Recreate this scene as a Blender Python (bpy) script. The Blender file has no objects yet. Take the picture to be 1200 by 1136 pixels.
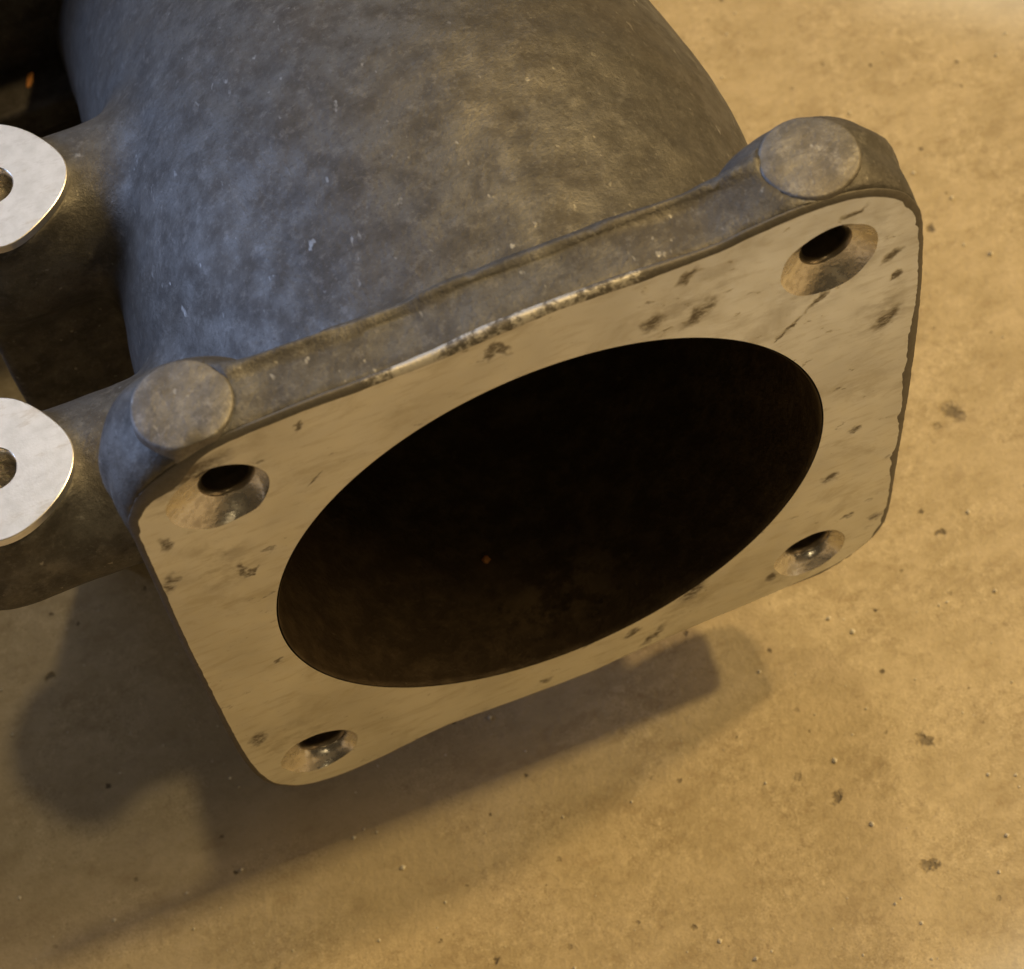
import bpy, bmesh, math, random
import numpy as np
from mathutils import Matrix, Vector, noise
from mathutils.geometry import delaunay_2d_cdt
random.seed(7)
MM = 0.001
scn = bpy.context.scene
col = scn.collection

# ------------------------------------------------------------------ camera
F_PX = 2700.0
right = Vector((0.92704442, -0.36368731, -0.09121500))
down = Vector((-0.36039456, -0.79715747, -0.48441276))
fwd = Vector((0.10346206, 0.48194554, -0.87007132))
cam_loc = Vector((-31.15649, -126.58117, 241.95231)) * MM
cam = bpy.data.cameras.new('camera')
cam.sensor_fit = 'HORIZONTAL'
cam.sensor_width = 36.0
cam.lens = F_PX / 1200.0 * 36.0
cam.clip_start = 0.01
cam.clip_end = 50.0
cam.dof.use_dof = True
cam.dof.focus_distance = 0.272
cam.dof.aperture_fstop = 48.0
cam_o = bpy.data.objects.new('camera', cam)
col.objects.link(cam_o)
m3 = Matrix((right, -down, -fwd)).transposed()
cam_o.matrix_world = Matrix.Translation(cam_loc) @ m3.to_4x4()
scn.camera = cam_o

# ------------------------------------------------------------------ world and exposure
world = bpy.data.worlds.new('World')
scn.world = world
world.use_nodes = True
bg = world.node_tree.nodes['Background']
bg.inputs[0].default_value = (1.0, 0.70, 0.36, 1)
bg.inputs[1].default_value = 0.055
scn.view_settings.view_transform = 'Standard'
scn.view_settings.look = 'None'
scn.view_settings.exposure = 0.0
scn.view_settings.gamma = 1.0

# ------------------------------------------------------------------ lamps (a garage at night: warm bulbs, one cool tube, a cool opening at the left; plus added fills)
def lamp(name, direction, dist, size, power, colour, target=(0, 20, -20), size_y=None):
    l = bpy.data.lights.new(name, 'AREA')
    if size_y:
        l.shape = 'RECTANGLE'
        l.size = size
        l.size_y = size_y
    else:
        l.shape = 'DISK'
        l.size = size
    l.energy = power
    l.color = colour
    o = bpy.data.objects.new(name, l)
    col.objects.link(o)
    d = Vector(direction).normalized()
    t = Vector(target) * MM
    o.location = t + d * dist
    o.rotation_euler = d.to_track_quat('Z', 'Y').to_euler()
    return o

lamp('warm_bulb', (0.85, 0.0, 1.0), 1.7, 0.07, 13.5, (1.0, 0.70, 0.27))
lamp('second_warm_bulb', (0.60, 0.12, 1.0), 1.9, 0.08, 11.5, (1.0, 0.66, 0.27))
lamp('third_warm_bulb', (0.20, 0.43, 1.0), 1.8, 0.08, 4.6, (1.0, 0.74, 0.34))
lamp('warm_fill', (0.9, -0.15, 0.6), 1.6, 0.9, 7.5, (1.0, 0.64, 0.27))  # broad added fill, no real lamp: warms the shadowed floor and the body's right side
lamp('cool_tube', (0.10, 0.55, 0.83), 1.5, 1.0, 1.4, (0.93, 0.95, 1.0), size_y=0.10)
lamp('front_bulb', (0.02, -0.86, 0.50), 1.5, 0.05, 1.0, (1.0, 0.76, 0.40))
lamp('cool_body_fill', (-0.38, 0.50, 0.78), 1.5, 0.10, 0.6, (0.80, 0.88, 1.0), size_y=1.0)  # added fill panel that cools the middle of the body
lamp('rear_cool_fill', (-0.15, 0.90, 0.36), 1.6, 1.3, 4.0, (0.72, 0.82, 1.0), size_y=0.6)  # added low fill from behind, lightens the top of the elbow
lamp('cool_opening', (-0.85, 0.42, 0.36), 1.6, 0.9, 15.5, (0.50, 0.65, 1.0), size_y=1.0)

# ------------------------------------------------------------------ node helpers
class NT:
    def __init__(self, name):
        self.m = bpy.data.materials.new(name)
        self.m.use_nodes = True
        self.t = self.m.node_tree
        self.bsdf = self.t.nodes['Principled BSDF']
        tc = self.n('ShaderNodeTexCoord')
        self.mm = self.n('ShaderNodeVectorMath', operation='SCALE')
        self.mm.inputs['Scale'].default_value = 1000.0
        self.l(tc.outputs['Object'], self.mm.inputs[0])
        self.co = self.mm.outputs[0]

    def n(self, kind, **kw):
        nd = self.t.nodes.new(kind)
        for k, v in kw.items():
            setattr(nd, k, v)
        return nd

    def l(self, a, b):
        self.t.links.new(a, b)

    def put(self, sock, v):
        if isinstance(v, (int, float)):
            sock.default_value = v
        elif isinstance(v, tuple):
            sock.default_value = v if len(v) != 3 or sock.type == 'VECTOR' else (*v, 1)
        else:
            self.l(v, sock)

    def noise(self, scale, detail=4, rough=0.6, stretch=None, rot=None, dist=0.0, co=None):
        co = co or self.co
        if stretch or rot:
            mp = self.n('ShaderNodeMapping')
            if rot:
                mp.inputs['Rotation'].default_value = rot
            if stretch:
                mp.inputs['Scale'].default_value = stretch
            self.l(co, mp.inputs[0])
            co = mp.outputs[0]
        nd = self.n('ShaderNodeTexNoise')
        nd.inputs['Scale'].default_value = scale
        nd.inputs['Detail'].default_value = detail
        nd.inputs['Roughness'].default_value = rough
        nd.inputs['Distortion'].default_value = dist
        self.l(co, nd.inputs['Vector'])
        return nd.outputs['Fac']

    def voro(self, scale, rnd=1.0):
        nd = self.n('ShaderNodeTexVoronoi')
        nd.inputs['Scale'].default_value = scale
        nd.inputs['Randomness'].default_value = rnd
        self.l(self.co, nd.inputs['Vector'])
        return nd.outputs['Distance'], nd.outputs['Color']

    def ramp(self, v, a, b, lo=0.0, hi=1.0):
        nd = self.n('ShaderNodeMapRange')
        nd.interpolation_type = 'SMOOTHSTEP'
        nd.inputs[1].default_value = a
        nd.inputs[2].default_value = b
        nd.inputs[3].default_value = lo
        nd.inputs[4].default_value = hi
        self.put(nd.inputs[0], v)
        return nd.outputs[0]

    def math(self, op, a, b=0.0):
        nd = self.n('ShaderNodeMath', operation=op)
        self.put(nd.inputs[0], a)
        self.put(nd.inputs[1], b)
        return nd.outputs[0]

    def mix(self, f, a, b):
        nd = self.n('ShaderNodeMix')
        nd.data_type = 'RGBA'
        self.put(nd.inputs['Factor'], f)
        self.put(nd.inputs[6], a)
        self.put(nd.inputs[7], b)
        return nd.outputs[2]

    def mixf(self, f, a, b):
        nd = self.n('ShaderNodeMix')
        self.put(nd.inputs[0], f)
        self.put(nd.inputs[2], a)
        self.put(nd.inputs[3], b)
        return nd.outputs[0]

    def bump(self, h, dist, strength=1.0, prev=None):
        nd = self.n('ShaderNodeBump')
        nd.inputs['Strength'].default_value = strength
        nd.inputs['Distance'].default_value = dist
        self.l(h, nd.inputs['Height'])
        if prev is not None:
            self.l(prev, nd.inputs['Normal'])
        return nd.outputs[0]

    def spots(self, lst, wob=0.0, wscale=1.2, plane='XZ'):
        """ragged stains of given place: (x, y, half length, half width, angle in degrees)"""
        co = self.co
        if wob:
            nd = self.n('ShaderNodeTexNoise')
            nd.inputs['Scale'].default_value = wscale
            nd.inputs['Detail'].default_value = 3
            self.l(self.co, nd.inputs['Vector'])
            a = self.n('ShaderNodeVectorMath', operation='SUBTRACT')
            self.l(nd.outputs['Color'], a.inputs[0])
            a.inputs[1].default_value = (0.5, 0.5, 0.5)
            b = self.n('ShaderNodeVectorMath', operation='SCALE')
            b.inputs['Scale'].default_value = wob
            self.l(a.outputs[0], b.inputs[0])
            c = self.n('ShaderNodeVectorMath', operation='ADD')
            self.l(self.co, c.inputs[0])
            self.l(b.outputs[0], c.inputs[1])
            co = c.outputs[0]
        total = None
        for (x, y, hl, hw, ang) in lst:
            mp = self.n('ShaderNodeMapping', vector_type='TEXTURE')
            if plane == 'XZ':
                mp.inputs['Location'].default_value = (x, 0, y)
                mp.inputs['Rotation'].default_value = (0, -math.radians(ang), 0)
                mp.inputs['Scale'].default_value = (hl, 1e3, hw)
            else:
                mp.inputs['Location'].default_value = (x, y, 0)
                mp.inputs['Rotation'].default_value = (0, 0, math.radians(ang))
                mp.inputs['Scale'].default_value = (hl, hw, 1e3)
            self.l(co, mp.inputs[0])
            ln = self.n('ShaderNodeVectorMath', operation='LENGTH')
            self.l(mp.outputs[0], ln.inputs[0])
            s = self.ramp(ln.outputs['Value'], 1.35, 0.35)
            total = s if total is None else self.math('MAXIMUM', total, s)
        return total

    def done(self, colour, rough, metal, normal=None, spec=0.5):
        b = self.bsdf.inputs
        self.put(b['Base Color'], colour)
        self.put(b['Roughness'], rough)
        self.put(b['Metallic'], metal)
        b['Specular IOR Level'].default_value = spec
        if normal is not None:
            self.l(normal, b['Normal'])
        return self.m


# ------------------------------------------------------------------ materials
def mat_cast(name='raw_cast_aluminium', k=1.0):
    t = NT(name)

    def g(*v):
        return tuple(x * k for x in v)
    big = t.noise(0.06, 3, 0.55)
    mid = t.noise(0.26, 3, 0.55)
    chalk = t.noise(0.62, 5, 0.7)
    fine = t.noise(1.7, 4, 0.72)
    grain = t.noise(5.0, 2, 0.6)
    c = t.mix(t.ramp(mid, 0.30, 0.70), g(0.112, 0.110, 0.111), g(0.176, 0.175, 0.176))
    c = t.mix(t.ramp(big, 0.45, 0.68, 0, 0.35), c, g(0.150, 0.134, 0.116))
    c = t.mix(t.ramp(chalk, 0.50, 0.74, 0, 0.65), c, g(0.270, 0.268, 0.268))
    c = t.mix(t.ramp(chalk, 0.44, 0.28, 0, 0.40), c, g(0.075, 0.070, 0.066))
    c = t.mix(t.ramp(fine, 0.53, 0.70, 0, 0.5), c, g(0.078, 0.074, 0.071))
    c = t.mix(t.ramp(fine, 0.45, 0.30, 0, 0.45), c, g(0.255, 0.252, 0.250))
    # small bright nicks
    nick = t.ramp(t.noise(0.85, 2, 0.5, stretch=(1.0, 0.55, 1.0), rot=(0, 0, 0.5)), 0.68, 0.78)
    c = t.mix(t.math('MULTIPLY', nick, 0.35), c, (0.55, 0.55, 0.55))
    r = t.mixf(t.ramp(mid, 0.3, 0.7), 0.66, 0.54)
    r = t.mixf(nick, r, 0.33)
    b = t.bump(chalk, 0.00022, 0.45)
    b = t.bump(fine, 0.00018, 0.55, b)
    b = t.bump(grain, 0.00004, 0.5, b)
    return t.done(c, r, 0.85, b)


def mat_flange_face(stains):
    t = NT('machined_aluminium')
    big = t.noise(0.06, 3, 0.55)
    mid = t.noise(0.35, 4, 0.6)
    str_ = t.noise(0.9, 4, 0.65, stretch=(0.22, 1.0, 1.0), rot=(0, 0.75, 0))
    fine = t.noise(3.5, 2, 0.6)
    c = t.mix(t.ramp(big, 0.35, 0.7), (0.77, 0.80, 0.83), (0.63, 0.65, 0.67))
    blot = t.noise(0.16, 5, 0.65, stretch=(0.6, 1, 1), rot=(0, 0.7, 0), dist=0.6)
    c = t.mix(t.ramp(blot, 0.50, 0.70, 0, 0.6), c, (0.47, 0.46, 0.43))
    c = t.mix(t.ramp(str_, 0.50, 0.72, 0, 0.45), c, (0.48, 0.47, 0.44))
    spk = t.ramp(t.noise(1.9, 3, 0.7), 0.66, 0.74, 0, 0.5)
    c = t.mix(spk, c, (0.32, 0.30, 0.27))
    st = t.spots(stains, wob=2.6, wscale=0.75)
    brk = t.ramp(t.noise(1.1, 4, 0.75, stretch=(0.5, 1, 1), rot=(0, 0.8, 0)), 0.30, 0.58)
    st = t.math('MULTIPLY', st, brk)
    grime = t.ramp(t.noise(0.5, 5, 0.7, stretch=(0.5, 1, 1), rot=(0, 0.8, 0)), 0.61, 0.70, 0, 0.6)
    smear = t.spots([(36, 33, 9, 6.5, 35), (42, 20, 3, 7, -20), (-36, 38, 7, 3.5, 15), (15, -36, 9, 2.6, 28), (33, -37, 8, 3.5, 25), (18, 36, 7, 3, 40), (-38, 20, 4, 6, 0), (-38, -28, 5, 5, 0)], wob=6, wscale=0.25)
    smear = t.math('MULTIPLY', smear, t.ramp(t.noise(0.45, 5, 0.7, stretch=(0.5, 1, 1), rot=(0, 0.8, 0)), 0.42, 0.64))
    c = t.mix(t.math('MULTIPLY', smear, 0.55), c, (0.36, 0.35, 0.33))
    m = t.math('MAXIMUM', st, grime)
    c = t.mix(t.math('MULTIPLY', m, 0.95), c, (0.18, 0.16, 0.13))
    r = t.mixf(t.ramp(mid, 0.3, 0.7), 0.44, 0.34)
    r = t.mixf(m, r, 0.62)
    b = t.bump(str_, 0.00003, 0.5)
    b = t.bump(fine, 0.00002, 0.5, b)
    inv = t.math('SUBTRACT', 1.0, m)
    b = t.bump(inv, 0.00012, 0.6, b)
    return t.done(c, r, 0.95, b)


def mat_edge():
    t = NT('worn_casting_edge')
    sep = t.n('ShaderNodeSeparateXYZ')
    t.l(t.co, sep.inputs[0])
    x, z = sep.outputs[0], sep.outputs[2]
    where = t.math('MULTIPLY', t.math('MULTIPLY', t.ramp(x, -30, -12), t.ramp(x, 26, 12)), t.ramp(z, 38, 43))
    nz = t.math('ADD', t.math('MULTIPLY', t.noise(0.22, 3, 0.6), 0.55), t.math('MULTIPLY', t.noise(1.5, 5, 0.75), 0.45))
    bare = t.ramp(t.math('ADD', nz, t.math('MULTIPLY', t.math('SUBTRACT', where, 1.0), 0.35)), 0.44, 0.56)
    c = t.mix(t.noise(1.2, 4, 0.7), (0.10, 0.095, 0.09), (0.20, 0.19, 0.18))
    c = t.mix(bare, c, (0.58, 0.57, 0.55))
    return t.done(c, t.mixf(bare, 0.62, 0.55), 0.85, t.bump(t.noise(1.5, 4, 0.7), 0.00015, 0.5))


def mat_pad():
    t = NT('bright_spot_faced_aluminium')
    mid = t.noise(0.5, 4, 0.6)
    sm = t.ramp(t.noise(0.35, 5, 0.7, stretch=(0.4, 1.2, 1)), 0.57, 0.68, 0, 0.55)
    c = t.mix(t.ramp(mid, 0.35, 0.7), (0.76, 0.77, 0.81), (0.66, 0.67, 0.70))
    c = t.mix(sm, c, (0.55, 0.54, 0.55))
    c = t.mix(t.ramp(t.noise(1.3, 4, 0.7, stretch=(0.3, 1, 1), rot=(0, 0, 0.6)), 0.52, 0.72, 0, 0.4), c, (0.50, 0.50, 0.52))
    fine = t.noise(3.0, 2, 0.6)
    return t.done(c, t.mixf(sm, 0.36, 0.5), 0.9, t.bump(fine, 0.00003, 0.4))


def mat_countersink():
    t = NT('bare_drilled_aluminium')
    mid = t.noise(0.9, 4, 0.6)
    c = t.mix(t.ramp(mid, 0.4, 0.65), (0.76, 0.75, 0.73), (0.58, 0.56, 0.53))
    return t.done(c, t.mixf(t.ramp(mid, 0.4, 0.65), 0.20, 0.36), 1.0, t.bump(mid, 0.00012, 0.5))


def mat_bore():
    t = NT('sooty_bore_wall')
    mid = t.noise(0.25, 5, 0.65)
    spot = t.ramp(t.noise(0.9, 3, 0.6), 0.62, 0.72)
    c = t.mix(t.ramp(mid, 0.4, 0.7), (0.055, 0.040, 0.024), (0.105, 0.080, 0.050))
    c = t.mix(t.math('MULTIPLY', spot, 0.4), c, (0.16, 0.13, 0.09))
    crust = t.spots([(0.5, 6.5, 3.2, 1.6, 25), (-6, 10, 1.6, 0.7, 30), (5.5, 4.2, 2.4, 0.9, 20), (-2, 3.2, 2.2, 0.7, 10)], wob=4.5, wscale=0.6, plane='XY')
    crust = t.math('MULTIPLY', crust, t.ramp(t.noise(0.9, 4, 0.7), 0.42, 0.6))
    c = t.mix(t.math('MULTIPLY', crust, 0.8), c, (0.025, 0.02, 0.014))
    lit = t.spots([(2.0, 9.0, 9.0, 4.0, 15)], wob=5, wscale=0.3, plane='XY')  # brown smear painted paler, as where light reaches the lower wall
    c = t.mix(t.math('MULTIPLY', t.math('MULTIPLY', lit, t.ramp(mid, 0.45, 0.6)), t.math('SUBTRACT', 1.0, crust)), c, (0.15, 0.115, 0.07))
    return t.done(c, t.mixf(t.ramp(mid, 0.4, 0.7), 0.62, 0.5), 0.2, t.bump(mid, 0.0006, 0.7), 0.3)


def mat_floor():
    t = NT('worn_concrete')
    huge = t.noise(0.010, 4, 0.6)
    big = t.noise(0.045, 5, 0.62)
    mid = t.noise(0.22, 5, 0.68, stretch=(1.0, 1.5, 1.0), rot=(0, 0, 0.2))
    fine = t.noise(1.4, 4, 0.7)
    sand = t.noise(3.3, 2, 0.7)
    c = t.mix(t.ramp(big, 0.34, 0.68), (0.390, 0.325, 0.215), (0.450, 0.380, 0.262))
    c = t.mix(t.ramp(mid, 0.40, 0.70, 0, 0.6), c, (0.54, 0.455, 0.325))
    blot = t.noise(0.11, 6, 0.72, stretch=(1.0, 1.7, 1.0), rot=(0, 0, -0.35))
    gate = t.ramp(t.noise(0.075, 4, 0.65), 0.42, 0.60, 0.12, 1.0)
    c = t.mix(t.ramp(blot, 0.48, 0.33, 0, 0.65), c, (0.315, 0.250, 0.160))
    c = t.mix(t.ramp(blot, 0.52, 0.68, 0, 0.6), c, (0.545, 0.465, 0.335))
    mott = t.noise(0.62, 4, 0.65)
    c = t.mix(t.math('MULTIPLY', t.ramp(mott, 0.50, 0.68, 0, 0.7), gate), c, (0.60, 0.52, 0.38))
    c = t.mix(t.math('MULTIPLY', t.ramp(mott, 0.46, 0.30, 0, 0.7), gate), c, (0.285, 0.225, 0.145))
    c = t.mix(t.ramp(mid, 0.44, 0.28, 0, 0.5), c, (0.30, 0.225, 0.14))
    c = t.mix(t.ramp(huge, 0.45, 0.7, 0, 0.4), c, (0.47, 0.40, 0.31))
    c = t.mix(t.ramp(fine, 0.56, 0.75, 0, 0.3), c, (0.25, 0.20, 0.14))
    c = t.mix(t.math('MULTIPLY', t.ramp(sand, 0.57, 0.70, 0, 0.7), gate), c, (0.64, 0.56, 0.43))
    c = t.mix(t.math('MULTIPLY', t.ramp(sand, 0.42, 0.30, 0, 0.6), gate), c, (0.21, 0.165, 0.105))
    cool_light = t.spots([(132, 120, 90, 32, -49), (66, -78, 40, 24, -20)], wob=10, wscale=0.05, plane='XY')  # cool light on two corners of the floor, painted into its colour
    c = t.mix(t.math('MULTIPLY', cool_light, 0.85), c, (0.77, 0.81, 0.88))
    d2, vc2 = t.voro(0.30)
    sep2 = t.n('ShaderNodeSeparateColor')
    t.l(vc2, sep2.inputs[0])
    pin = t.ramp(t.math('ADD', d2, t.math('MULTIPLY', t.math('SUBTRACT', sand, 0.5), 0.25)), 0.13, 0.07)
    pin = t.math('MULTIPLY', pin, t.ramp(sep2.outputs[0], 0.72, 1.0, 0, 0.8))
    # pits: sparse dark pinholes
    d, vc = t.voro(0.115)
    sep = t.n('ShaderNodeSeparateColor')
    t.l(vc, sep.inputs[0])
    size = t.ramp(sep.outputs[0], 0.5, 1.0, 0.0, 0.065)
    pit = t.ramp(t.math('SUBTRACT', t.math('ADD', d, t.math('MULTIPLY', t.math('SUBTRACT', fine, 0.5), 0.22)), size), 0.025, -0.02)
    pit = t.math('MULTIPLY', pit, t.math('GREATER_THAN', sep.outputs[0], 0.5))
    pit = t.math('MULTIPLY', pit, t.ramp(sep.outputs[1], 0.0, 1.0, 0.25, 0.9))
    st = t.spots([(36.5, -36, 1.3, .75, -25), (72, 28, 1.2, 2.0, 20), (29, -22, 1.0, .6, 40), (44, -19, 1.3, .8, -50), (61, 10, .8, .5, 0),
                  (4, -52, .7, 1.2, 10), (-70, 42, .8, .5, 30), (84, 60, .9, .6, 60), (63, 100, .7, .5, 0), (-24, -25, .5, .4, 0)], wob=2.2, wscale=1.1, plane='XY')
    dark = t.math('MAXIMUM', t.math('MAXIMUM', pit, pin), t.math('MULTIPLY', st, 0.75))
    c = t.mix(dark, c, (0.075, 0.055, 0.035))
    r = t.mixf(t.ramp(mid, 0.3, 0.7), 0.62, 0.45)
    b = t.bump(mid, 0.0006, 0.35)
    b = t.bump(mott, 0.0003, 0.5, b)
    b = t.bump(fine, 0.00025, 0.5, b)
    b = t.bump(t.math('SUBTRACT', 1.0, dark), 0.0005, 0.8, b)
    return t.done(c, r, 0.0, b, 0.5)


def plain(name, colour, rough, metal=0.0):
    t = NT(name)
    nz = t.noise(1.5, 3, 0.6)
    c = t.mix(nz, colour, tuple(v * 0.6 for v in colour))
    return t.done(c, rough, metal)


STAINS = [(-35.9, 17.7, .6, 1.4, 10), (-35.0, 16.4, 1.4, .5, 35), (-43.7, 20.4, .9, 2.0, -20), (-37.6, 40.2, 5.0, 1.9, 12), (-42.3, -24.5, 1.1, 1.9, -25),
          (-36.1, -6.2, .5, .7, 0), (-3.6, 41.6, .6, 1.8, -15), (-2.6, 41.6, .6, 1.8, 30), (18.5, 41.4, 1.6, .8, 40), (19.8, 33.8, 2.8, 1.3, 42), (14.4, 35.4, 1.6, 1.3, 40),
          (17.3, -31.5, 1.7, 2.6, -30), (11.2, -40.0, 2.8, .9, 45), (8.3, -36.6, 1.5, .8, 30), (-4.3, -40.5, 1.1, .8, 20), (2.2, -34.9, .9, .5, 30),
          (42.8, 18.1, 1.1, 2.6, -35), (42.6, 30.5, 1.6, .7, 40), (43.4, 26.5, 1.0, .7, 40), (36.7, -15.0, 1.2, 1.0, 0), (34.0, 27.4, 2.4, .5, 42), (30.2, 23.8, 2.6, .35, 45),
          (39.5, -5.2, 1.0, .7, 30), (43.6, -30.6, 1.0, .8, 0), (39.6, -27.4, .9, .5, 0), (28.6, -36.6, .8, 1.2, 0), (32.8, -43.0, 3.4, 1.0, 12),
          (-42.3, 28.6, .7, 1.4, 0), (-24.8, 41.2, 1.0, .4, 45), (-24.9, 30.5, 1.6, .3, 45), (37.5, 41.5, 1.6, .5, 20)]

CAST = mat_cast('raw_cast_aluminium', 0.82)
SPOT = mat_cast('rubbed_cast_aluminium', 1.3)
FACE = mat_flange_face(STAINS)
PAD = mat_pad()
CSK = mat_countersink()
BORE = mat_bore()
FLOOR = mat_floor()
HOLE = plain('oily_thread', (0.46, 0.40, 0.32), 0.34, 0.9)


# ------------------------------------------------------------------ object helpers
def tag(o, label=None, cat=None, group=None, kind=None):
    for k, v in (('label', label), ('category', cat), ('group', group), ('kind', kind)):
        if v:
            o[k] = v
    return o


def mesh_obj(name, verts_mm, faces, mat, parent=None, smooth=True):
    me = bpy.data.meshes.new(name)
    me.from_pydata((np.asarray(verts_mm, float) * MM).tolist(), [], faces)
    me.materials.append(mat)
    if smooth:
        me.polygons.foreach_set('use_smooth', [True] * len(me.polygons))
    me.update()
    o = bpy.data.objects.new(name, me)
    col.objects.link(o)
    if parent is not None:
        o.parent = parent
    return o


def rings_mesh(rings, close_end=False, flip=False):
    """rings: list of (n,3) arrays joined in turn"""
    n = len(rings[0])
    v = np.concatenate(rings)
    f = []
    for i in range(len(rings) - 1):
        for j in range(n):
            a, b = i * n + j, i * n + (j + 1) % n
            q = (a, b, b + n, a + n)
            f.append(q[::-1] if flip else q)
    if close_end:
        base = (len(rings) - 1) * n
        q = tuple(base + j for j in range(n))
        f.append(q[::-1] if flip else q)
    return v, f


# ------------------------------------------------------------------ the floor
FZ = -66.0
fm = bpy.data.meshes.new('concrete_floor')
fv, ff = [], []
xs = [-3000, -800, -300, -150, 0, 150, 300, 800, 3000]
for y in xs:
    for x in xs:
        fv.append((x * MM, y * MM, FZ * MM))
n = len(xs)
for i in range(n - 1):
    for j in range(n - 1):
        a = i * n + j
        ff.append((a, a + 1, a + n + 1, a + n))
fm.from_pydata(fv, [], ff)
fm.materials.append(FLOOR)
floor = bpy.data.objects.new('concrete_floor', fm)
col.objects.link(floor)
tag(floor, 'bare tan concrete floor with dark pits and bright grains of sand', 'floor', kind='structure')

# ------------------------------------------------------------------ manifold: one smooth cast skin from a distance field
root = bpy.data.objects.new('intake_manifold', None)
root.empty_display_size = 0.02
col.objects.link(root)
root.location = (0, 0, 0)
tag(root, 'grey cast aluminium intake manifold with square four hole flange and open round bore', 'engine part')

OUT = np.array([(-45.0, 33.5), (-44.2, 36.6), (-42.4, 39.6), (-38.7, 42.0), (-33.2, 44.0), (-24.3, 44.5), (-16.9, 44.3), (-10.4, 44.2), (-2.7, 44.9), (8.6, 45.0), (20.9, 44.4), (25.8, 45.1), (31.6, 45.6), (38, 44.8), (42.6, 42.2), (45.2, 38.4), (46.4, 33.4), (47.0, 22), (47.1, 10.2), (46.9, -3.2), (46.4, -17), (46.0, -28.9), (45.3, -34.4), (43.0, -38.2), (38.4, -41.1), (30.8, -42.2), (19.3, -42.7), (13.0, -43.0), (7.3, -43.5), (2.8, -44.1), (-3, -44.0), (-9.6, -43.6), (-19.3, -43.0), (-28.4, -44.6), (-34.5, -45.0), (-39.6, -43.7), (-43.0, -40.2), (-44.6, -35.5), (-45.4, -27), (-45.6, -11.7), (-45.6, 5.4), (-45.3, 20.5)])


def resample(poly, step):
    p = np.vstack([poly, poly[:1]])
    # Catmull-Rom through the corners
    pts = []
    k = len(poly)
    for i in range(k):
        p0, p1, p2, p3 = poly[i - 1], poly[i], poly[(i + 1) % k], poly[(i + 2) % k]
        for s in np.linspace(0, 1, 8, endpoint=False):
            pts.append(0.5 * ((2 * p1) + (-p0 + p2) * s + (2 * p0 - 5 * p1 + 4 * p2 - p3) * s * s + (-p0 + 3 * p1 - 3 * p2 + p3) * s ** 3))
    pts = np.array(pts)
    q = np.vstack([pts, pts[:1]])
    L = np.r_[0, np.cumsum(np.linalg.norm(np.diff(q, axis=0), axis=1))]
    m = int(L[-1] / step)
    s = np.linspace(0, L[-1], m, endpoint=False)
    return np.column_stack([np.interp(s, L, q[:, 0]), np.interp(s, L, q[:, 1])])


def poly_sdf(P, poly):
    d = np.full(len(P), 1e18)
    inside = np.zeros(len(P), bool)
    k = len(poly)
    for i in range(k):
        a, b = poly[i], poly[(i + 1) % k]
        e = b - a
        w = P - a
        t = np.clip((w @ e) / (e @ e), 0, 1)
        r = w - t[:, None] * e
        d = np.minimum(d, (r * r).sum(1))
        c1 = (a[1] > P[:, 1]) != (b[1] > P[:, 1])
        if b[1] != a[1]:
            xi = (b[0] - a[0]) * (P[:, 1] - a[1]) / (b[1] - a[1]) + a[0]
            inside ^= c1 & (P[:, 0] < xi)
    d = np.sqrt(d)
    return np.where(inside, -d, d)


OUT_C = resample(OUT, 4.0)
# polygon distance tabulated once on a fine grid, then looked up
GX0, GZ0, GS, GNX, GNZ = -80.0, -80.0, 0.5, 300, 280
gx, gz = np.meshgrid(GX0 + GS * np.arange(GNX), GZ0 + GS * np.arange(GNZ), indexing='ij')
PTAB = poly_sdf(np.column_stack([gx.ravel(), gz.ravel()]), OUT_C).reshape(GNX, GNZ)


def plate2d(X, Z):
    fx = np.clip((X - GX0) / GS, 0, GNX - 1.001)
    fz = np.clip((Z - GZ0) / GS, 0, GNZ - 1.001)
    i, j = fx.astype(int), fz.astype(int)
    u, v = fx - i, fz - j
    return (PTAB[i, j] * (1 - u) * (1 - v) + PTAB[i + 1, j] * u * (1 - v) + PTAB[i, j + 1] * (1 - u) * v + PTAB[i + 1, j + 1] * u * v)


def smin(a, b, k):
    h = np.clip(0.5 + 0.5 * (b - a) / k, 0, 1)
    return b * (1 - h) + a * h - k * h * (1 - h)


def ext(d2, dy, r):
    """2-D distance extruded, edges rounded by r"""
    a, b = d2 + r, dy + r
    return np.minimum(np.maximum(a, b), 0) + np.hypot(np.maximum(a, 0), np.maximum(b, 0)) - r


ARMS = [(-58.2, 22.5), (-48.0, 61.5)]
PADZ = 20.0
SPOTS = [(-35.2, 5.2, 44.97), (35.0, 5.7, 45.97)]
LUGS = [(-35.2, 34.3), (34.8, 34.6), (35.2, -34.6), (-35.2, -34.6)]


def duct_line(Y):
    """centre x, centre z and radius: an elbow that turns down behind the flange"""
    a = np.maximum(Y - 12, 0)
    b = np.maximum(Y - 40, 0)
    cx = 0.4 + 0.033 * a - 0.00068 * b ** 2
    cz = -0.8 - 0.00415 * np.maximum(Y - 35, 0) ** 2
    R = 40.3 + 1.1 * np.exp(-((Y - 45) / 30.0) ** 2) - 0.07 * b
    return cx, cz, R


def f_duct(X, Y, Z):
    cx, cz, R = duct_line(Y)
    return ext(np.hypot(X - cx, Z - cz) - R, np.abs(Y - 75) - 72.0, 6.0)


def bore_line(Y):
    cx, cz, R = duct_line(Y)
    s = np.clip((Y - 8) / 35, 0, 1)
    s = s * s * (3 - 2 * s)
    return cx * s, cz * s, np.minimum(35.6, R - 5.0)


def f_bore(X, Y, Z):
    cx, cz, R = bore_line(Y)
    return np.maximum(np.hypot(X - cx, Z - cz) - R, Y - 120)


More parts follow.
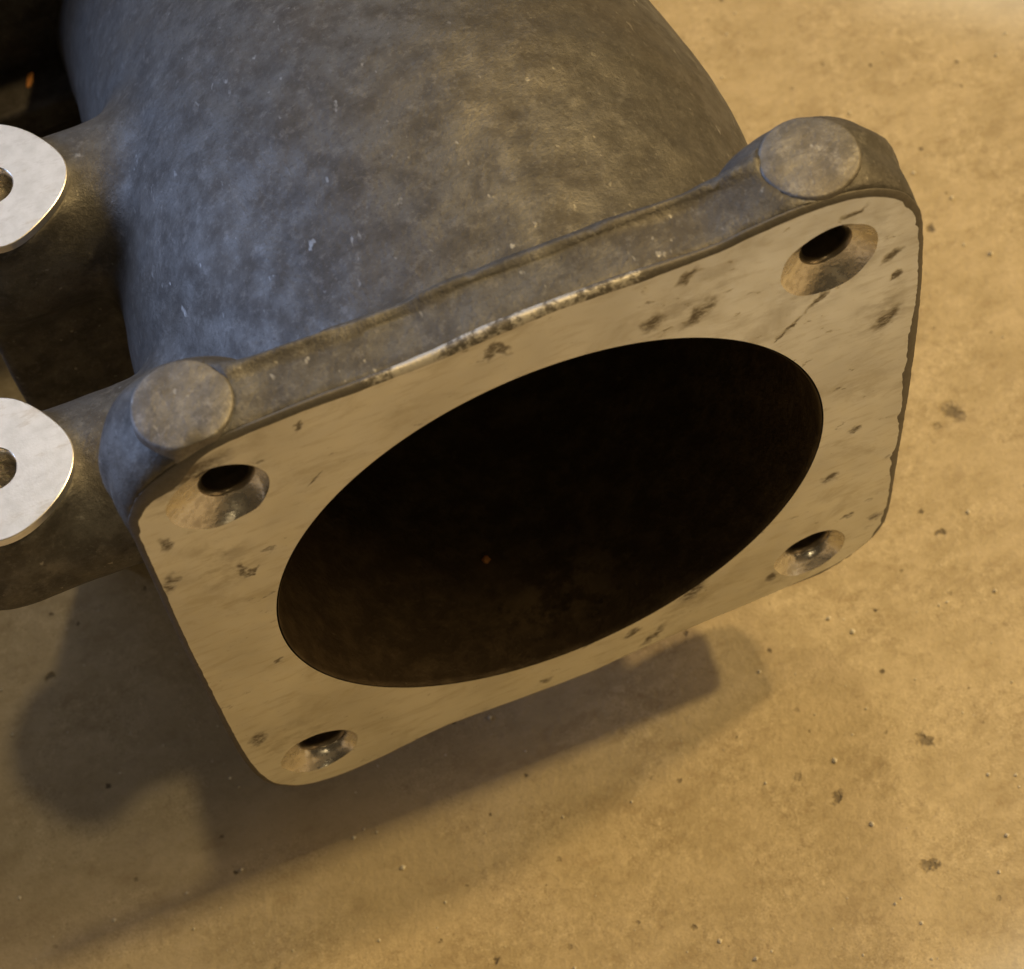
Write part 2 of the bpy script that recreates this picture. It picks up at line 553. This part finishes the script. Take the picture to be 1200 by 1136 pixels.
def f_plate(X, Y, Z):
    p2 = plate2d(X, Z)
    d = ext(p2 + 0.25, np.abs(Y - 4.1) - 3.8, 0.7)
    return smin(d, ext(p2 - 0.45, np.abs(Y - 7.4) - 0.55, 0.3), 0.4)


def f_lug(X, Y, Z, i):
    x, z = LUGS[i]
    r = (9.5, 10.1, 9.0, 9.0)[i]
    k = 1.12 if i < 2 else 1.0
    d = ext(np.hypot(X - x, (Z - z) / k) - r, np.abs(Y - 6.4) - 6.0, 3.2)
    return np.maximum(d, Z - (44.35, 45.35)[i]) if i < 2 else d


def f_arm(X, Y, Z, i):
    x, y = ARMS[i]
    zc = 9.3
    lo = np.clip(X, x - 2.5, -20)
    d = np.sqrt((X - lo) ** 2 + (Y - y) ** 2 + (Z - zc) ** 2) - 10.4
    boss = ext(np.hypot(X - x, Y - y) - 9.35 - 0.06 * (PADZ - Z), np.abs(Z - (PADZ - 7.3)) - 7.0, 1.5)
    d = smin(d, boss, 1.6)
    if i > 0:
        shade_web = ext(np.abs(Y - y) - 5.0, np.maximum(np.abs(X - (x + 9)) - 17, np.abs(Z - (FZ + 4) / 2) - (4 - FZ) / 2), 1.5)  # web down to the floor, added so its shadow closes a lit strip
        d = smin(d, shade_web, 4.0)
    return d


def f_runner(X, Y, Z):
    q = np.hypot(np.maximum(np.abs(X - 3) - 10, 0), np.maximum(np.abs(Y - 118) - 8, 0)) - 20
    return ext(q, np.abs(Z + 48) - 24.0, 1.5)


def field(P):
    X, Y, Z = P[:, 0], P[:, 1], P[:, 2]
    d = f_duct(X, Y, Z)
    d = smin(d, f_runner(X, Y, Z), 6.0)
    for i in range(2):
        d = smin(d, f_arm(X, Y, Z, i), 4.0)
    pl = f_plate(X, Y, Z)
    for i in range(4):
        pl = smin(pl, f_lug(X, Y, Z, i), 3.6)
    d = smin(d, pl, 3.2)
    # bore and drilled holes
    d = np.maximum(d, -f_bore(X, Y, Z))
    for x, z in ((-35, 34.6), (35, 34.6), (35, -34.6), (-35, -34.6)):
        d = np.maximum(d, -ext(np.hypot(X - x, Z - z) - 6.2, np.abs(Y) - 2.6, 0.1))
        d = np.maximum(d, -ext(np.hypot(X - x, Z - z) - 4.6, np.abs(Y) - 12.6, 0.1))
    for x, y in ARMS:
        d = np.maximum(d, -ext(np.hypot(X - x, Y - y) - 3.6, np.abs(Z - PADZ) - 16.0, 0.1))
    for x, y, z in SPOTS:
        d = np.maximum(d, -ext(np.hypot(X - x, Y - y) - 5.2, np.abs(Z - z - 5) - 5.45, 0.1))
    return np.maximum(np.maximum(d, FZ + 0.3 - Z), 0.4 - Y)


def surface_nets(lo, hi, h):
    nx, ny, nz = [int(math.ceil((hi[k] - lo[k]) / h)) + 1 for k in range(3)]
    ax = [lo[k] + h * np.arange(m) for k, m in enumerate((nx, ny, nz))]
    D = np.empty((nx, ny, nz), np.float32)
    for i in range(nx):
        yy, zz = np.meshgrid(ax[1], ax[2], indexing='ij')
        P = np.column_stack([np.full(yy.size, ax[0][i]), yy.ravel(), zz.ravel()])
        D[i] = field(P).reshape(ny, nz)
    S = D < 0
    cnt = np.zeros((nx - 1, ny - 1, nz - 1), np.int8)
    for a in (0, 1):
        for b in (0, 1):
            for c in (0, 1):
                cnt += S[a:nx - 1 + a, b:ny - 1 + b, c:nz - 1 + c]
    act = (cnt > 0) & (cnt < 8)
    idx = np.full(act.shape, -1, np.int64)
    I = np.argwhere(act)
    idx[act] = np.arange(len(I))
    acc = np.zeros((len(I), 3))
    num = np.zeros(len(I))
    for ax_i in range(3):
        o1, o2 = [k for k in range(3) if k != ax_i]
        for a in (0, 1):
            for b in (0, 1):
                p = I.copy()
                p[:, o1] += a
                p[:, o2] += b
                q = p.copy()
                q[:, ax_i] += 1
                d0 = D[p[:, 0], p[:, 1], p[:, 2]]
                d1 = D[q[:, 0], q[:, 1], q[:, 2]]
                m = (d0 < 0) != (d1 < 0)
                t = np.where(m, d0 / np.where(d0 == d1, 1, d0 - d1), 0)
                pt = p.astype(float)
                pt[:, ax_i] += t
                acc += pt * m[:, None]
                num += m
    V = np.array(lo) + h * acc / num[:, None]
    quads = []
    for ax_i in range(3):
        o1, o2 = [(1, 2), (2, 0), (0, 1)][ax_i]
        A = np.moveaxis(S, ax_i, 0)
        s0 = [slice(1, -1)] * 3
        s0[ax_i] = slice(0, -1)
        s1 = list(s0)
        s1[ax_i] = slice(1, None)
        a, b = S[tuple(s0)], S[tuple(s1)]
        off = np.ones(3, int)
        off[ax_i] = 0
        for val in (True, False):
            e = np.argwhere((a == val) & (b != val)) + off
            c = []
            for u, v in ((0, 0), (1, 0), (1, 1), (0, 1)):
                k = e.copy()
                k[:, o1] -= 1 - u
                k[:, o2] -= 1 - v
                c.append(idx[k[:, 0], k[:, 1], k[:, 2]])
            q = np.column_stack(c)
            quads.append(q if val else q[:, ::-1])
    return V, np.concatenate(quads)


V, Q = surface_nets((-75, -2, -76), (56, 141, 48), 0.8)


def grad(P, e=0.15):
    g = np.empty_like(P)
    for k in range(3):
        s = np.zeros(3)
        s[k] = e
        g[:, k] = field(P + s) - field(P - s)
    L = np.linalg.norm(g, axis=1)
    return g / np.maximum(L, 1e-9)[:, None], L / (2 * e)


for _ in range(3):
    g, L = grad(V)
    d = field(V)
    V = V - np.clip(d / np.clip(L, 0.5, 1.5), -0.5, 0.5)[:, None] * g * 0.9
# gentle unevenness of sand casting, none in front of the flange face
amp = np.array([noise.noise(Vector(p) * 0.11) * 0.28 + noise.noise(Vector(p) * 0.33 + Vector((9, 3, 1))) * 0.12 for p in V.tolist()])
front = np.clip((V[:, 1] - 0.6) / 1.5, 0, 1)
g, L = grad(V, 0.4)
V = V + g * (amp * front)[:, None]
# normals from the moved mesh itself
fn = np.cross(V[Q[:, 2]] - V[Q[:, 0]], V[Q[:, 3]] - V[Q[:, 1]])
VN = np.zeros_like(V)
for k in range(4):
    for c in range(3):
        VN[:, c] += np.bincount(Q[:, k], fn[:, c], len(V))
VN /= np.maximum(np.linalg.norm(VN, axis=1), 1e-9)[:, None]

# sort the skin into the parts of the casting
C = V[Q].mean(axis=1)
X, Y, Z = C.T
comp = np.column_stack([f_duct(X, Y, Z), f_plate(X, Y, Z)] + [f_lug(X, Y, Z, i) for i in range(4)] + [f_arm(X, Y, Z, i) for i in range(2)] + [f_runner(X, Y, Z)])
which = comp.argmin(axis=1)


def cast_part(name, ids):
    q = Q[np.isin(which, ids)]
    used = np.unique(q)
    mp = np.full(len(V), -1, np.int64)
    mp[used] = np.arange(len(used))
    o = mesh_obj(name, V[used], mp[q].tolist(), CAST, root)
    o.data.normals_split_custom_set_from_vertices(VN[used].tolist())
    return o


duct = cast_part('duct', [0])
flange = cast_part('flange', [1])
lugs = [cast_part('corner_boss', [2 + i]) for i in range(4)]
arms = [cast_part('mounting_arm', [6 + i]) for i in range(2)]
runner = cast_part('runner', [8])

# ------------------------------------------------------------------ machined flange face with its bore and bolt holes
BOLTS = [(-35.1, 33.9), (35.0, 34.4), (34.3, -34.0), (-35.9, -34.9)]
CSK_R = [5.7, 5.8, 5.2, 5.2]
edge = resample(OUT, 0.5)
k = len(edge)
tang = np.roll(edge, -1, 0) - np.roll(edge, 1, 0)
nrm = np.column_stack([tang[:, 1], -tang[:, 0]])
nrm /= np.linalg.norm(nrm, axis=1)[:, None]
if ((edge + nrm) ** 2).sum() < (edge ** 2).sum():
    nrm = -nrm
jit = np.array([(noise.noise(Vector((p[0] * .35, p[1] * .35, 2.0))) * 0.45 + noise.noise(Vector((p[0] * 1.1, p[1] * 1.1, 7.0))) * 0.25) * (0.4 if p[0] < 44 else 1.0) for p in edge])
top = (edge[:, 1] > 38).astype(float)
wear = 0.45 + 0.30 * top * np.array([max(0, noise.noise(Vector((p[0] * .12, 4.0, 1.0))) + .6) for p in edge])
chip = np.array([max(0, noise.noise(Vector((p[0] * .16, p[1] * .16, 11.0))) * .7 + noise.noise(Vector((p[0] * .7, p[1] * .7, 1.0))) * .22 + 0.05) for p in edge])
wear = wear + np.where(edge[:, 0] > 44, chip * 1.1 + 0.5 * np.exp(-((edge[:, 1] - 3) / 7) ** 2), 0)
wear = wear + 1.9 * np.exp(-((edge[:, 0] + 40.5) / 3.2) ** 2) * (edge[:, 1] > 33)
e_front = edge - nrm * (wear + 0.25 + np.abs(jit) * 0.8)[:, None]
e_mid = edge - nrm * (0.05 + np.abs(jit) * 0.35)[:, None]
e_back = edge - nrm * (0.02 + np.abs(jit) * 0.2)[:, None]
e_root = edge - nrm * 1.2
flat = np.array([noise.noise(Vector((p[0] * .10, 4.0, 1.0))) + 0.6 * noise.noise(Vector((p[0] * .5, 1.0, 5.0))) for p in edge])
rr_ = np.random.RandomState(5)
flat = 0.08 + top * (0.75 + 0.15 * flat) * np.exp(-((edge[:, 0] - 0) / 22) ** 2)


def circ(cx, cz, r, n, wob=0.0, seed=0.0):
    a = np.linspace(0, 2 * math.pi, n, endpoint=False)
    rr = r + wob * np.array([noise.noise(Vector((math.cos(t) * 1.7, math.sin(t) * 1.7, seed))) for t in a])
    return np.column_stack([cx + rr * np.cos(a), cz + rr * np.sin(a)])


loops = [e_front, circ(0.35, -0.15, 34.95, 240)]
csk_out = []
for i, (x, z) in enumerate(BOLTS):
    c = circ(x, z, CSK_R[i], 56, 0.3, i * 3.1)
    csk_out.append(c)
    loops.append(c)
pts, edges2 = [], []
for lp in loops:
    b = len(pts)
    pts += [Vector(p) for p in lp]
    edges2 += [(b + i, b + (i + 1) % len(lp)) for i in range(len(lp))]
# interior points so that the sheet is not all slivers
rs = np.random.RandomState(3)
for gx_ in np.arange(-44, 46, 3.0):
    for gz_ in np.arange(-43, 44, 3.0):
        p = np.array([gx_, gz_]) + rs.uniform(-.6, .6, 2)
        if math.hypot(*p) < 36.6 or any(math.hypot(p[0] - b[0], p[1] - b[1]) < 7 for b in BOLTS):
            continue
        if poly_sdf(p[None], e_front)[0] < -1.2:
            pts.append(Vector(p))
vo, eo, fo, ov, *_ = delaunay_2d_cdt(pts, edges2, [], 0, 1e-6)
span = np.cumsum([0] + [len(lp) for lp in loops])
loop_of = []
for src in ov:
    m = min(src) if src else 10 ** 9
    loop_of.append(int(np.searchsorted(span, m, side='right')) if m < span[-1] else 0)
ok = []
for f in fo:
    c = sum((vo[i] for i in f), Vector((0, 0))) / len(f)
    ls = {loop_of[i] for i in f}
    if len(ls) == 1 and ls.pop() >= 2:      # lies inside one of the holes
        continue
    if poly_sdf(np.array(c)[None], e_front)[0] > 0:
        continue
    # front faces -Y
    a, b2, c2 = [vo[i] for i in f[:3]]
    area = (b2 - a).cross(c2 - a)
    ok.append(tuple(f) if area > 0 else tuple(f)[::-1])
fv = [(p[0], 0.0, p[1]) for p in vo]
ff = list(ok)
me_face = mesh_obj('machined_face', fv, ff, FACE, flange, smooth=False)
# bevelled worn rim round the face
ring = [np.column_stack([e_front[:, 0], np.zeros(k), e_front[:, 1]]), np.column_stack([e_mid[:, 0], np.full(k, 0.28), e_mid[:, 1]]),
        np.column_stack([e_back[:, 0], 0.34 + flat, e_back[:, 1]]), np.column_stack([e_root[:, 0], 1.0 + flat, e_root[:, 1]])]
rv, rf = rings_mesh(ring)
RIM = mat_edge()
rim = mesh_obj('worn_rim', rv, rf, RIM, flange)

# bore wall
a = np.linspace(0, 2 * math.pi, 160, endpoint=False)
rings = []
for yv, dr in ((0.0, 0.25), (0.25, 0.05), (0.8, 0), (6, 0), (12, 0), (18, 0), (24, 0), (30, 0), (36, 0), (42, 0), (50, 0), (60, 0), (72, 0), (84, 0), (96, 0), (108, 0), (116, -4), (119, -16)):
    bx, bz, br = bore_line(np.float64(yv))
    r = br - 0.9 + dr
    rings.append(np.column_stack([0.35 + bx + r * np.cos(a), np.full(160, yv), -0.15 + bz + r * np.sin(a)]))
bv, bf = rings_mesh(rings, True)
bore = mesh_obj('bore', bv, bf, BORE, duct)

# countersunk, threaded bolt holes
for i, (x, z) in enumerate(BOLTS):
    n = 56
    a = np.linspace(0, 2 * math.pi, n, endpoint=False)
    c0 = csk_out[i]
    rings = [np.column_stack([c0[:, 0], np.zeros(n), c0[:, 1]])]
    ox, oz = x + (1.4, 0.4, 0.4, 0.9)[i], z + (0.0, 0.2, 0.2, 0.0)[i]
    for yv, r, m in ((0.4, CSK_R[i] - 0.45, 0.25), (0.9, CSK_R[i] - 1.15, 0.55), (1.4, CSK_R[i] - 1.9, 0.8), (1.8, 3.15, 1.0)):
        rings.append(np.column_stack([x + (ox - x) * m + r * np.cos(a), np.full(n, yv), z + (oz - z) * m + r * np.sin(a)]))
    cv, cf = rings_mesh(rings)
    csk = mesh_obj('bolt_hole', cv, cf, CSK, flange)
    rings = []
    yv = 1.78
    j = 0
    while yv < 12:
        r = 3.15 if j % 2 == 0 else 2.6
        rings.append(np.column_stack([ox + r * np.cos(a), np.full(n, yv), oz + r * np.sin(a)]))
        yv += 0.6
        j += 1
    cv, cf = rings_mesh(rings, True)
    mesh_obj('thread', cv, cf, HOLE, flange)

# round flat spots on the two upper corner bosses
for i, (x, y) in enumerate(((-35.2, 5.2), (35.0, 5.7))):
    n = 64
    a = np.linspace(0, 2 * math.pi, n, endpoint=False)
    rings = []
    dz = (0.55, 1.55)[i]
    for zz, r in ((41.2, 5.6), (44.0, 5.4), (44.30, 5.3), (44.42, 5.05), (44.40, 3.0), (44.42, 1.2)):
        w = np.array([noise.noise(Vector((math.cos(t) * 1.5, math.sin(t) * 1.5, i * 5.0 + zz * .1))) for t in a])
        rr = r * (1 + 0.03 * w)
        rings.append(np.column_stack([x + rr * np.cos(a), np.maximum(y + rr * np.sin(a), 0.15 + 0.02 * r), np.full(n, zz + dz) + (0.12 * w if zz > 43.8 else 0)]))
    dv, df = rings_mesh(rings, True)
    mesh_obj('flat_spot', dv, df, SPOT, lugs[i])

# bright spot-faced pads with a drilled hole on the two arms
for i, (x, y) in enumerate(ARMS):
    n = 96
    a = np.linspace(0, 2 * math.pi, n, endpoint=False)
    rings = []
    for zz, r in ((PADZ - 0.7, 9.3), (PADZ + 0.30, 9.2), (PADZ + 0.36, 9.1), (PADZ + 0.36, 2.9), (PADZ + 0.2, 2.72), (PADZ - 3, 2.7), (PADZ - 14, 2.7)):
        w = np.array([noise.noise(Vector((math.cos(t) * 1.6, math.sin(t) * 1.6, i * 4.0 + 1))) for t in a])
        rr = r + (0.35 * w if r > 5 else 0)
        sq = 1 + (0.035 * np.cos(4 * (a - 0.6)) * -1 if r > 5 else 0)
        rings.append(np.column_stack([x + rr * sq * np.cos(a), y + rr * sq * np.sin(a), np.full(n, zz)]))
    pv, pf = rings_mesh(rings[:4])
    mesh_obj('pad', pv, pf, PAD, arms[i], smooth=False)
    hv, hf = rings_mesh(rings[3:], True)
    mesh_obj('bolt_hole', hv, hf, CSK, arms[i])

# blocks added behind the elbow and beyond the arms for their shade, and a ledge
def casting_block(name, centre, size, r):
    bm = bmesh.new()
    bmesh.ops.create_cube(bm, size=1.0)
    for v in bm.verts:
        v.co = Vector([(centre[k] + v.co[k] * size[k]) * MM for k in range(3)])
    bmesh.ops.bevel(bm, geom=bm.edges[:] + bm.verts[:], offset=r * MM, segments=5, affect='EDGES', profile=0.5)
    pm = bpy.data.meshes.new(name)
    bm.to_mesh(pm)
    bm.free()
    pm.materials.append(CAST)
    pm.polygons.foreach_set('use_smooth', [True] * len(pm.polygons))
    po = bpy.data.objects.new(name, pm)
    col.objects.link(po)
    po.parent = root


casting_block('rear_shade_block', (-55, 195, FZ + 42.3), (170, 126, 84), 12)  # out of view, added to shade the floor at the left rear
casting_block('elbow_shade_block', (-24, 151, FZ + 46), (84, 46, 91), 8)  # added to keep the gap beside the elbow dark
casting_block('cast_ledge', (-45, 125, -37.6), (50, 11, 6.6), 1.2)
casting_block('left_shade_block', (-122, 75, FZ + 36.3), (44, 200, 72), 9)  # out of view, added to block low cool light from the left

# ------------------------------------------------------------------ loose bits
def chip_mesh(name, size, mat, seed):
    r = random.Random(seed)
    bm = bmesh.new()
    bmesh.ops.create_icosphere(bm, subdivisions=2, radius=1.0)
    for v in bm.verts:
        f = 1 + 0.35 * noise.noise(v.co * 1.6 + Vector((seed, 0, 0)))
        v.co = Vector((v.co.x * size[0], v.co.y * size[1], v.co.z * size[2])) * f * MM
    me = bpy.data.meshes.new(name)
    bm.to_mesh(me)
    bm.free()
    me.materials.append(mat)
    o = bpy.data.objects.new(name, me)
    col.objects.link(o)
    return o


# sand grains scattered on the concrete
gv, gf = [], []
rs = random.Random(11)
oct_f = [(0, 2, 4), (2, 1, 4), (1, 3, 4), (3, 0, 4), (2, 0, 5), (1, 2, 5), (3, 1, 5), (0, 3, 5)]
for _ in range(1900):
    x, y = rs.uniform(-110, 140), rs.uniform(-90, 200)
    s = 0.08 + 0.38 * rs.random() ** 4
    b = len(gv)
    for dx, dy, dz in ((1, 0, 0), (-1, 0, 0), (0, 1, 0), (0, -1, 0), (0, 0, 1), (0, 0, -1)):
        gv.append((x + dx * s * rs.uniform(.7, 1.3), y + dy * s * rs.uniform(.7, 1.3), FZ + s * 0.6 + dz * s * rs.uniform(.6, 1.0)))
    gf += [tuple(b + i for i in f) for f in oct_f]
GRAIN = plain('pale_quartz', (0.95, 0.92, 0.85), 0.12)
gr = mesh_obj('sand_grains', gv, gf, GRAIN, None, smooth=False)
tag(gr, 'tiny pale sand grains scattered over the concrete', 'grit', kind='stuff')

ORANGE = plain('orange_rust', (0.55, 0.24, 0.07), 0.7)
fl = chip_mesh('rust_flake', (0.55, 1.6, 0.30), plain('bright_orange_rust', (0.85, 0.38, 0.10), 0.6), 3)
fl.location = (-41.0 * MM, 125 * MM, -34.1 * MM)
fl.rotation_euler = (0, 0, -0.5)
cr = chip_mesh('rust_crumb', (0.55, 0.6, 0.35), ORANGE, 8)
cr.location = (-5.8 * MM, 17.0 * MM, -34.15 * MM)
tag(cr, 'tiny orange brown crumb lying inside the dark open bore', 'rust crumb')
tag(fl, 'small orange rust flake on the dark ledge of the casting', 'rust flake')
